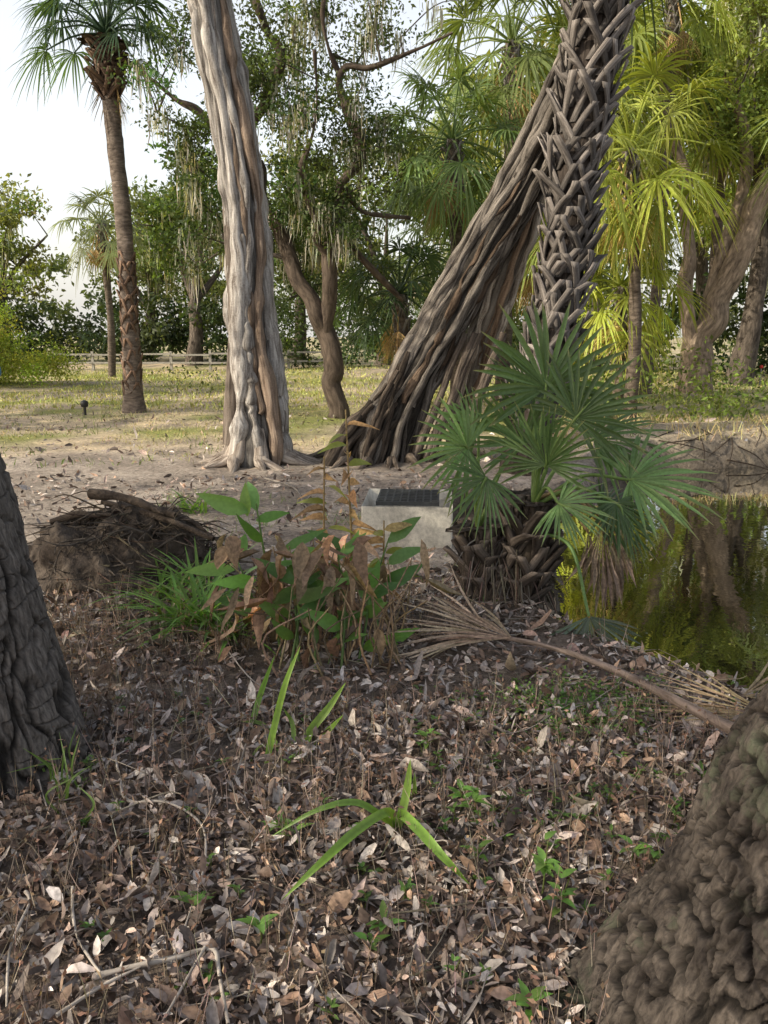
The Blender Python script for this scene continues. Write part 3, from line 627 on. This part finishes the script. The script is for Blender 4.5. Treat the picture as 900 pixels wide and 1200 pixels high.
for q in range(420):
    a=rng.uniform(0,6.28); rr=rng.uniform(.1,1.); p0=c0+[math.cos(a)*.72*rr,math.sin(a)*.5*rr,.40*(1-rr**2)+.04]
    e=p0+[rng.normal(0,.2),rng.normal(0,.12)-.05,rng.normal(-.06,.08)]
    tube(mb,[p0,(p0+e)/2+rng.normal(0,.04,3),e],[rng.uniform(.002,.010),.005,.0015],5,8,vary((1.2,1.08,.96),1,.45)[0],None,0)
for a,b_,r0 in [((105,578,5.2),(205,605,5.1),.04),((120,588,5.3),(250,632,5.0),.025),((60,612,5.1),(130,604,5.1),.03),((200,600,5.2),(262,640,5.1),.02)]:
    p0,p1=S(*a),S(*b_); p_,r_=wig([p0,(p0+p1)/2+[0,0,.03],p1],[r0,r0*.9,r0*.4],.012,.08); tube(mb,p_,r_,10,40,(.75,.7,.66),barkdisp(.018,14,5,.4),0)
mb.build('upturned_root_ball',[M_dirt])

# ---------------- canna clump
gcol=(.12,.235,.07); bcol=(.27,.185,.125)
mb=MB()
def stem(p0,p1,r=.008,col=(.12,.2,.06),mi=0):
    tube(mb,[p0,(p0+p1)/2+rng.normal(0,.02,3),p1],[r,r*.8,r*.5],6,10,col,None,mi)
def bleaf(p,D,L_,W_,H=.3,col=gcol,mi=0,N=(0,0,1)):
    N=np.array([N],float)+rng.normal(0,.25,(1,3)); scatter(mb,BROAD,np.array([p]),np.array([D],float),N,L_,W_,H,np.array([col]),.3 if mi==0 else rng.uniform(.2,1.4),mi,wav=.02 if mi==0 else .06)
for px,py,tx,ty,Yv in [(330,770,300,590,3.9),(350,775,330,640,3.9),(385,780,410,640,4.0),(310,765,275,650,4.1),(420,775,430,680,4.0),(370,790,372,690,3.7),(445,760,456,630,4.2),(400,785,396,650,3.8),(340,785,350,680,3.7)]:
    p0=GG(px,py); p1=S(tx,ty,Yv); stem(p0,p1)
    for q in range(4):
        f=.35+.2*q; a=rng.uniform(0,6.28); bleaf(p0*(1-f)+p1*f,(math.cos(a),math.sin(a)*.7-.2,.7),rng.uniform(.16,.25),rng.uniform(.055,.09),.35,vary(gcol,1,.3)[0],0,(math.cos(a)*-.3,-.8,.6))
for px,py,Yv,D,L_ in [(292,600,3.9,(-.9,-.2,.35),.27),(290,605,3.9,(-.1,0,1),.17),(300,610,3.9,(.9,-.1,.3),.17),(275,668,4.0,(-1,-.3,.15),.25),(300,680,3.9,(-.8,-.5,.1),.22),(340,650,3.9,(.9,-.3,.2),.20),(408,660,3.9,(.2,-.2,.9),.18),(365,745,3.7,(-.2,-.3,.9),.18),(385,755,3.7,(.9,-.2,.5),.2),(425,760,3.8,(.6,-.4,.4),.22),(430,700,3.9,(.3,0,.9),.2),(450,755,3.9,(.8,-.2,.5),.2)]:
    bleaf(S(px,py,Yv),D,L_,L_*.34,.25,vary((.16,.31,.07),1,.2)[0],0,(0,-.7,.7))
for q in range(150):
    px=rng.normal(355,55); p0=S(px,rng.uniform(625,765),rng.uniform(3.6,4.2)); a=rng.uniform(0,6.28)
    bleaf(p0,(math.cos(a)*.6,math.sin(a)*.5-.1,-.8+rng.normal(0,.35)),rng.uniform(.10,.26),rng.uniform(.035,.08),rng.normal(.2,.5),vary(bcol,1,.45)[0],1,(math.cos(a),math.sin(a)-.5,.3))
for q in range(44):
    px=rng.uniform(270,485); p0=GG(px,rng.uniform(745,795)); tube(mb,[p0,p0+[rng.normal(0,.05),0,.2],p0+[rng.normal(0,.1),rng.normal(0,.1),rng.uniform(.25,.6)]],[.006,.005,.003],5,8,vary((.30,.22,.14),1,.3)[0],None,1)
for a,b_,Yv in [((415,700),(405,480),4.3),((390,720),(380,535),4.3),((455,740),(450,610),4.2)]:
    p0=S(*a,Yv);p1=S(*b_,Yv); stem(p0,p1,.008,(.30,.22,.11),1)
    for q in range(12):
        f=.35+.62*q/12; a_=rng.uniform(0,6.28); g=rng.random()<.45
        bleaf(p0*(1-f)+p1*f,(math.cos(a_),math.sin(a_),.4),rng.uniform(.09,.18),rng.uniform(.035,.06),.7,vary((.24,.28,.06) if g else (.36,.22,.11),1,.25)[0],0 if g else 1,(0,-.6,.8))
mb.build('canna_plant',[M_green,M_dryn])
# strap-leaf clump
mb=MB()
for cpx,cpy,n,l in [(235,735,50,.42),(205,728,40,.38),(265,745,30,.38),(240,700,34,.4),(195,700,26,.34),(225,600,24,.28)]:
    c=G(cpx,cpy); P=np.tile(c,(n,1))+rng.normal(0,.05,(n,3))*[1,1,0]; a=rng.uniform(0,6.28,n); D=np.c_[np.cos(a),np.sin(a),rng.uniform(.5,2.2,n)]
    scatter(mb,BLADE,P,D,np.tile([0,0,1.],(n,1)),l*rng.uniform(.6,1.2,n),rng.uniform(.014,.028,n),rng.uniform(.3,.95,n),vary((.14,.265,.06),n,.25),.3,0)
mb.build('spider_lily_plant',[M_green])
# iris blades
mb=MB()
def blade(pts,w,col=(.17,.30,.055)):
    col=np.array(col)*1.1
    Q=spline(pts,22); T=nz(np.gradient(Q,axis=0)); sd=nz(np.cross(T,np.array([0.,-.75,.65]))); 
    t=np.linspace(0,1,22); ww=w/2*np.interp(t,[0,.15,.6,.85,1],[.6,1,.9,.5,.03]); n=nz(np.cross(sd,T))
    V=np.stack([Q-sd*ww[:,None]+n*ww[:,None]*.3,Q,Q+sd*ww[:,None]+n*ww[:,None]*.3],1).reshape(-1,3); F=[]
    for i in range(21):
        b=i*3; F+=[[b,b+1,b+4,b+3],[b+1,b+2,b+5,b+4]]
    c=np.tile(col,(len(V),1))*np.repeat(np.interp(t,[0,.1,.9,1],[.9,1,1,1.3]),3)[:,None]*np.tile([1.1,.75,1.0],22)[:,None]
    mb.add(V,F,c)
h=GG(466,972,.0)
blade([h,GG(455,952,.12),GG(420,972,.16),GG(375,1012,.14),GG(330,1055,.05)],.030)
blade([h,GG(445,955,.12),GG(415,940,.18),GG(370,950,.16),GG(318,980,.06)],.022,(.15,.27,.06))
blade([h,GG(470,955,.12),GG(490,972,.16),GG(520,1005,.13),GG(550,1036,.05)],.034)
blade([h,S(476,930,2.4),S(481,890,2.42)],.030,(.2,.32,.07))
blade([h,S(484,940,2.5),S(486,905,2.5)],.022,(.14,.22,.06))
blade([GG(312,895),S(322,850,2.85),S(335,800,2.9),S(352,757,2.95)],.028,(.2,.34,.05))
blade([GG(295,850),S(305,815,3.1),S(322,768,3.1)],.026,(.16,.3,.06))
blade([GG(350,895),S(362,860,2.9),S(385,830,2.95),S(405,800,3.)],.036,(.19,.31,.05))
blade([GG(362,892),S(378,865,2.9),S(402,838,2.85)],.030,(.15,.25,.05))
blade([GG(330,885),S(310,850,3.),S(280,845,3.)],.018,(.14,.22,.06))
blade([GG(345,890),S(343,850,2.95),S(332,830,2.95)],.02,(.14,.22,.06))
blade([GG(290,900),S(300,880,2.8),S(310,872,2.7)],.012,(.14,.2,.06))
for k in range(14):
    p0=G(rng.normal(70,18),rng.normal(930,14)); blade([p0,p0+[rng.normal(0,.02),0,.08],p0+[rng.normal(0,.06),rng.normal(0,.05),rng.uniform(.1,.22)]],.008,(.12,.2,.05))
mb.build('iris_plant',[M_green])

# ---------------- leaf litter
mb=MB()
pal=np.array([(.44,.33,.28),(.50,.42,.38),(.40,.36,.34),(.25,.165,.12),(.13,.09,.07),(.56,.50,.45),(.32,.22,.16),(.31,.265,.24),(.19,.15,.13),(.12,.092,.078)])
def litter(n,x0,x1,y0,y1,l0,l1,lift=.02,thr=.75):
    x=rng.uniform(x0,x1,n);y=rng.uniform(y0,y1,n)
    d=ponddist(x,y); k=(d>.10); ns=fbm(np.c_[x,y,x*0]*1.4,3,61); k&=(rng.random(n)<thr+.8*ns); x,y=x[k],y[k]; n=len(x)
    P=np.c_[x,y,height(x,y)+rng.random(n)**2*lift+.004]
    D=rdir(n)*[1,1,.5]; N=rdir(n,1.6)
    L_=rng.uniform(l0,l1,n)*np.exp(rng.normal(0,.25,n)); c=pal[rng.integers(0,10,n)]*np.exp(rng.normal(-.12,.28,(n,1)))
    for tp,s in ((LITT,0),(LITT2,1)):
        q=slice(s,None,2); m_=len(P[q]); scatter(mb,tp,P[q],D[q],N[q],L_[q],L_[q]*rng.uniform(.25,.6,m_),rng.normal(.1,.45,m_),c[q],rng.uniform(-.2,.9,m_),0,wav=.05)
litter(32000,-2.2,2.2,.9,3.2,.02,.058,lift=.035,thr=.85); litter(22000,-3.4,2.4,3.,5.2,.024,.06,thr=.85); litter(5500,-5,1.5,5.0,9,.03,.07,thr=.5); litter(4000,-8,8,8,16,.05,.09,thr=.5)
n=45; p_=rng.uniform([-2,1.2],[2.2,5],(n,2)); L_=rng.uniform(.08,.13,n)
scatter(mb,BROAD,np.c_[p_,height(p_[:,0],p_[:,1])+.03],rdir(n)*[1,1,.2],rdir(n,2),L_,L_*.45,rng.normal(.1,.5,n),vary((.42,.32,.25),n,.3),.5,0)
mb.build('leaf_litter',[M_litter])
# dry weeds & twigs
mb=MB(); n=5200
x=rng.uniform(-2.2,2.4,n);y=rng.uniform(1.1,4.6,n);k=(ponddist(x,y)>.2)&(fbm(np.c_[x,y,x*0]*1.1,2,71)>-.2)
x,y=x[k],y[k];n=len(x);B0=np.c_[x,y,height(x,y)-.01]
Hh=rng.uniform(.05,.26,n); DD=np.c_[rng.normal(0,.25,n),rng.normal(0,.25,n),np.ones(n)]
for r2 in (0,1): scatter(mb,GRASS,B0,DD,np.c_[np.cos(r2*1.57+x*9),np.sin(r2*1.57+x*9),x*0],Hh,.0026,0.1,vary((.25,.20,.17),n,.45),0,0)
m_=5; PP=np.repeat(B0,m_,0)+nz(np.repeat(DD,m_,0))*(np.repeat(Hh,m_)*rng.uniform(.35,1,n*m_))[:,None]; q=rng.random(n*m_)<.45; PP=PP[q]
scatter(mb,KITE,PP,rdir(len(PP),-.1),rdir(len(PP)),rng.uniform(.01,.03,len(PP)),.010,0,vary((.21,.135,.10),len(PP),.35),.3,0)
mb.build('dry_weeds',[M_dry])
mb=MB()
for k in range(620):
    x0,y0=rng.uniform(-2.4,2.2),rng.uniform(1.1,5.5)
    if ponddist(np.array([x0]),np.array([y0]))[0]<.15: continue
    l=rng.uniform(.08,.4); a=rng.uniform(0,6.28); p0=np.array([x0,y0,hz((x0,y0))+.02]); e=p0+[math.cos(a)*l,math.sin(a)*l,rng.uniform(-.01,.07)]
    r0=rng.uniform(.0012,.0035); tube(mb,[p0,(p0+e)/2+rng.normal(0,.03*l/.2,3)*[1,1,.3],e],[r0,r0*.9,r0*.5],5,7,vary((.8,.75,.7),1,.35)[0],None,0)
def stick(L_,r,c=1.3):
    P=np.array([GG(a,b_,.04) for a,b_ in L_]); p_,r_=wig(P,np.linspace(r,r*.5,len(P)),.004,.06); tube(mb,p_,r_,7,len(p_)*3,(c,c,c),barkdisp(.0015,60,3,.1),0)
stick([(132,868),(140,910),(150,938),(195,940),(235,965),(240,1010),(222,1070),(200,1130)],.006)
stick([(110,1145),(165,1130),(215,1120),(250,1112),(258,1150),(268,1200)],.009); stick([(66,1190),(120,1155),(170,1130)],.006)
stick([(85,1040),(88,1090),(110,1130),(122,1142)],.005); stick([(30,1045),(34,1060),(12,1110),(8,1180)],.006); stick([(240,1110),(200,1180),(180,1215)],.005)
stick([(38,890),(50,930),(58,955)],.004); stick([(330,1130),(345,1085),(350,1060)],.003); stick([(265,760),(300,800),(350,815)],.004)
stick([(310,560),(345,572),(362,596),(400,602)],.012,.6); stick([(470,680),(500,690),(540,730)],.008,.7)
mb.build('fallen_twigs',[M_twig])
# seedlings
def seedling(px,py,h,n,col=(.15,.28,.065),l=.05,up=.7):
    p0=GG(px,py); tube(mb,[p0,p0+[.005,0,h*.5],p0+[rng.normal(0,.02),0,h]],[.003,.0025,.0015],5,6,(.12,.15,.05),None,0)
    f=rng.uniform(.3,1,n); a=np.arange(n)*2.4+rng.normal(0,.4,n); P=p0+np.c_[f*0,f*0,f*h]; D=np.c_[np.cos(a),np.sin(a),up+0*a]
    scatter(mb,BROAD,P,D,np.tile([0,0,1.],(n,1)),l*rng.uniform(.7,1.2,n),l*.42,.4,vary(col,n,.2),.3,0)
mb=MB()
for a in [(305,1110,.08,6),(635,1055,.20,11),(655,1080,.14,8),(620,1195,.06,7),(225,1075,.07,6),(450,1095,.06,5),(430,1115,.04,4),(560,1010,.05,5),(740,1010,.06,5),(765,1015,.05,5),(540,950,.10,8),(555,960,.08,6),(500,880,.08,6),(820,915,.04,4),(330,975,.05,6),(345,985,.04,5),(870,1040,.04,4)]:
    seedling(*a,l=.055)
for k in range(150):
    px,py=(rng.uniform(480,800),rng.uniform(800,1000)) if k%2 else (rng.uniform(60,880),rng.uniform(800,1200)); seedling(px,py,rng.uniform(.02,.07),5,(.11,.20,.05),.028)
n=2200; q=np.array([G(a,b_) for a,b_ in zip(rng.normal(680,50,n),rng.normal(835,18,n))]); q[:,2]=height(q[:,0],q[:,1])+rng.uniform(.01,.05,n)
scatter(mb,KITE,q,rdir(n)*[1,1,.3],rdir(n,2),rng.uniform(.012,.026,n),.012,0,vary((.12,.22,.055),n,.25),.2,0)
mb.build('green_seedlings',[M_green])
# grass
mb=MB()
def grass(n,x0,x1,y0,y1,h0,h1,w,col,thr=-.1,sc=.8,sd=81):
    x=rng.uniform(x0,x1,n);y=rng.uniform(y0,y1,n);k=(ponddist(x,y)>.25)&(fbm(np.c_[x,y,x*0]*sc,3,sd)>thr); x,y=x[k],y[k];n=len(x)
    scatter(mb,GRASS,np.c_[x,y,height(x,y)-.01],np.c_[rng.normal(0,.5,n),rng.normal(0,.5,n),np.ones(n)],rdir(n),rng.uniform(h0,h1,n),w,.3,vary(col,n,.25,.08),0,0)
grass(14000,-10,10,10,18,.03,.09,.012,(.36,.33,.16)); grass(20000,-16,14,17,33,.05,.14,.03,(.36,.37,.13),-.4,.3)
grass(6000,-9,9,9.5,16,.04,.12,.012,(.15,.20,.06),.15,1.2,85); grass(1600,-2.2,-.4,5,8,.03,.1,.006,(.14,.20,.06),.1,1.5,86)
grass(8000,2.5,12,10.8,14.5,.08,.25,.012,(.50,.42,.22),-.1,.9,87); grass(900,-2,1.2,4.5,8,.04,.12,.006,(.16,.22,.07),.2,1.5,88)
mb.build('grass',[M_dry])
mb=MB()
for k in range(30):
    x0=rng.uniform(3.2,8); y0=10.8+rng.normal(0,.2); p0=np.array([x0,y0+.25,hz((x0,y0+.25))]); e=p0+[rng.normal(0,.6),-.35,-.28+rng.normal(0,.08)]
    tube(mb,[p0,(p0+e)/2+[0,-.08,.04],e],[.011,.008,.003],5,7,(.7,.62,.55),None,0)
mb.build('bank_roots',[M_dirt])
# ---------------- far fence
par=empty('wooden_fence'); mb=MB()
def box(c,s):
    x,y,z=np.array(s)/2; v=np.array([(a*x,b_*y,c_*z) for a in (-1,1) for b_ in (-1,1) for c_ in (-1,1)])+np.array(c)
    mb.add(v,[[0,1,3,2],[4,6,7,5],[0,4,5,1],[2,3,7,6],[0,2,6,4],[1,5,7,3]],(1,1,1),v)
for k in range(8): 
    x0=-13.5+k*1.6; z0=hz((x0,33)); box((x0,33,z0+.35),(.10,.10,.85))
mb.build('posts',[M_wood],False,par); mb=MB()
for k in range(7):
    x0=-13.5+k*1.6+.8; z0=hz((x0,33))
    for q in (.3,.65): box((x0,32.92,z0+q+rng.normal(0,.02)),(1.58,.04,.07))
mb.build('rails',[M_wood],False,par)
def smallobj(name,px,py,h,r,m1,m2):
    e=empty(name); p0=G(px,py); p0[2]=hz(p0); mb=MB(); tube(mb,[p0,p0+[0,0,h*.6],p0+[0,0,h]],[r*.4]*3,10,6); mb.build('stake',[m1],True,e)
    mb=MB(); tube(mb,[p0+[0,0,h],p0+[0,0,h+.02],p0+[0,0,h+r*1.5],p0+[0,0,h+r*2]],[r*.6,r,r,.01],12,12); mb.build('head',[m2],True,e)
smallobj('path_light',100,488,.16,.07,M_black,M_black); smallobj('marker_stake',890,452,.5,.05,M_wood,M_red); smallobj('blue_garden_ornament',-4,462,.5,.16,M_wood,M_blue)

# ---------------- camera, light
sc=bpy.context.scene
cd=bpy.data.cameras.new('camera'); co=bpy.data.objects.new('camera',cd); sc.collection.objects.link(co); sc.camera=co
co.location=(0,0,EYE); co.rotation_euler=(math.radians(90)-TH,0,0); cd.sensor_fit='VERTICAL'; cd.sensor_height=36; cd.lens=FP/1200*36; cd.clip_end=1000; cd.clip_start=.05
el=math.radians(30); az=math.radians(22); to=np.array([-math.cos(el)*math.cos(az),-math.cos(el)*math.sin(az),math.sin(el)])
sl=bpy.data.lights.new('sun','SUN'); so=bpy.data.objects.new('sun',sl); sc.collection.objects.link(so); sl.energy=5; sl.angle=math.radians(.5); sl.color=(1,.9,.72)
from mathutils import Vector
so.rotation_euler=Vector(to).to_track_quat('Z','Y').to_euler(); so.location=(0,0,30)
w_=bpy.data.worlds.new('World'); sc.world=w_; w_.use_nodes=True; nt=w_.node_tree; bg=nt.nodes['Background']; sk=nt.nodes.new('ShaderNodeTexSky'); sk.sky_type='NISHITA'; sk.sun_disc=False
sk.sun_elevation=el; sk.sun_rotation=math.atan2(to[0],to[1]); sk.dust_density=5; sk.air_density=1.; sk.ozone_density=1
# haze: bright near the horizon, thinner overhead
tc=nt.nodes.new('ShaderNodeTexCoord'); sx=nt.nodes.new('ShaderNodeSeparateXYZ'); nt.links.new(tc.outputs['Generated'],sx.inputs[0])
mr=nt.nodes.new('ShaderNodeMapRange'); mr.inputs[1].default_value=.3; mr.inputs[2].default_value=.85; mr.inputs[3].default_value=1.; mr.inputs[4].default_value=.25; nt.links.new(sx.outputs[2],mr.inputs[0])
sca=nt.nodes.new('ShaderNodeVectorMath'); sca.operation='SCALE'; sca.inputs[0].default_value=(5.0,4.85,4.55); nt.links.new(mr.outputs[0],sca.inputs['Scale'])
hz_=nt.nodes.new('ShaderNodeVectorMath'); hz_.operation='ADD'; nt.links.new(sk.outputs[0],hz_.inputs[0]); nt.links.new(sca.outputs[0],hz_.inputs[1])
nt.links.new(hz_.outputs[0],bg.inputs[0]); bg.inputs[1].default_value=.15
sc.view_settings.view_transform='Standard'; sc.view_settings.look='None'; sc.view_settings.exposure=0
print('faces',sum(len(o.data.polygons) for o in sc.objects if o.type=='MESH'))
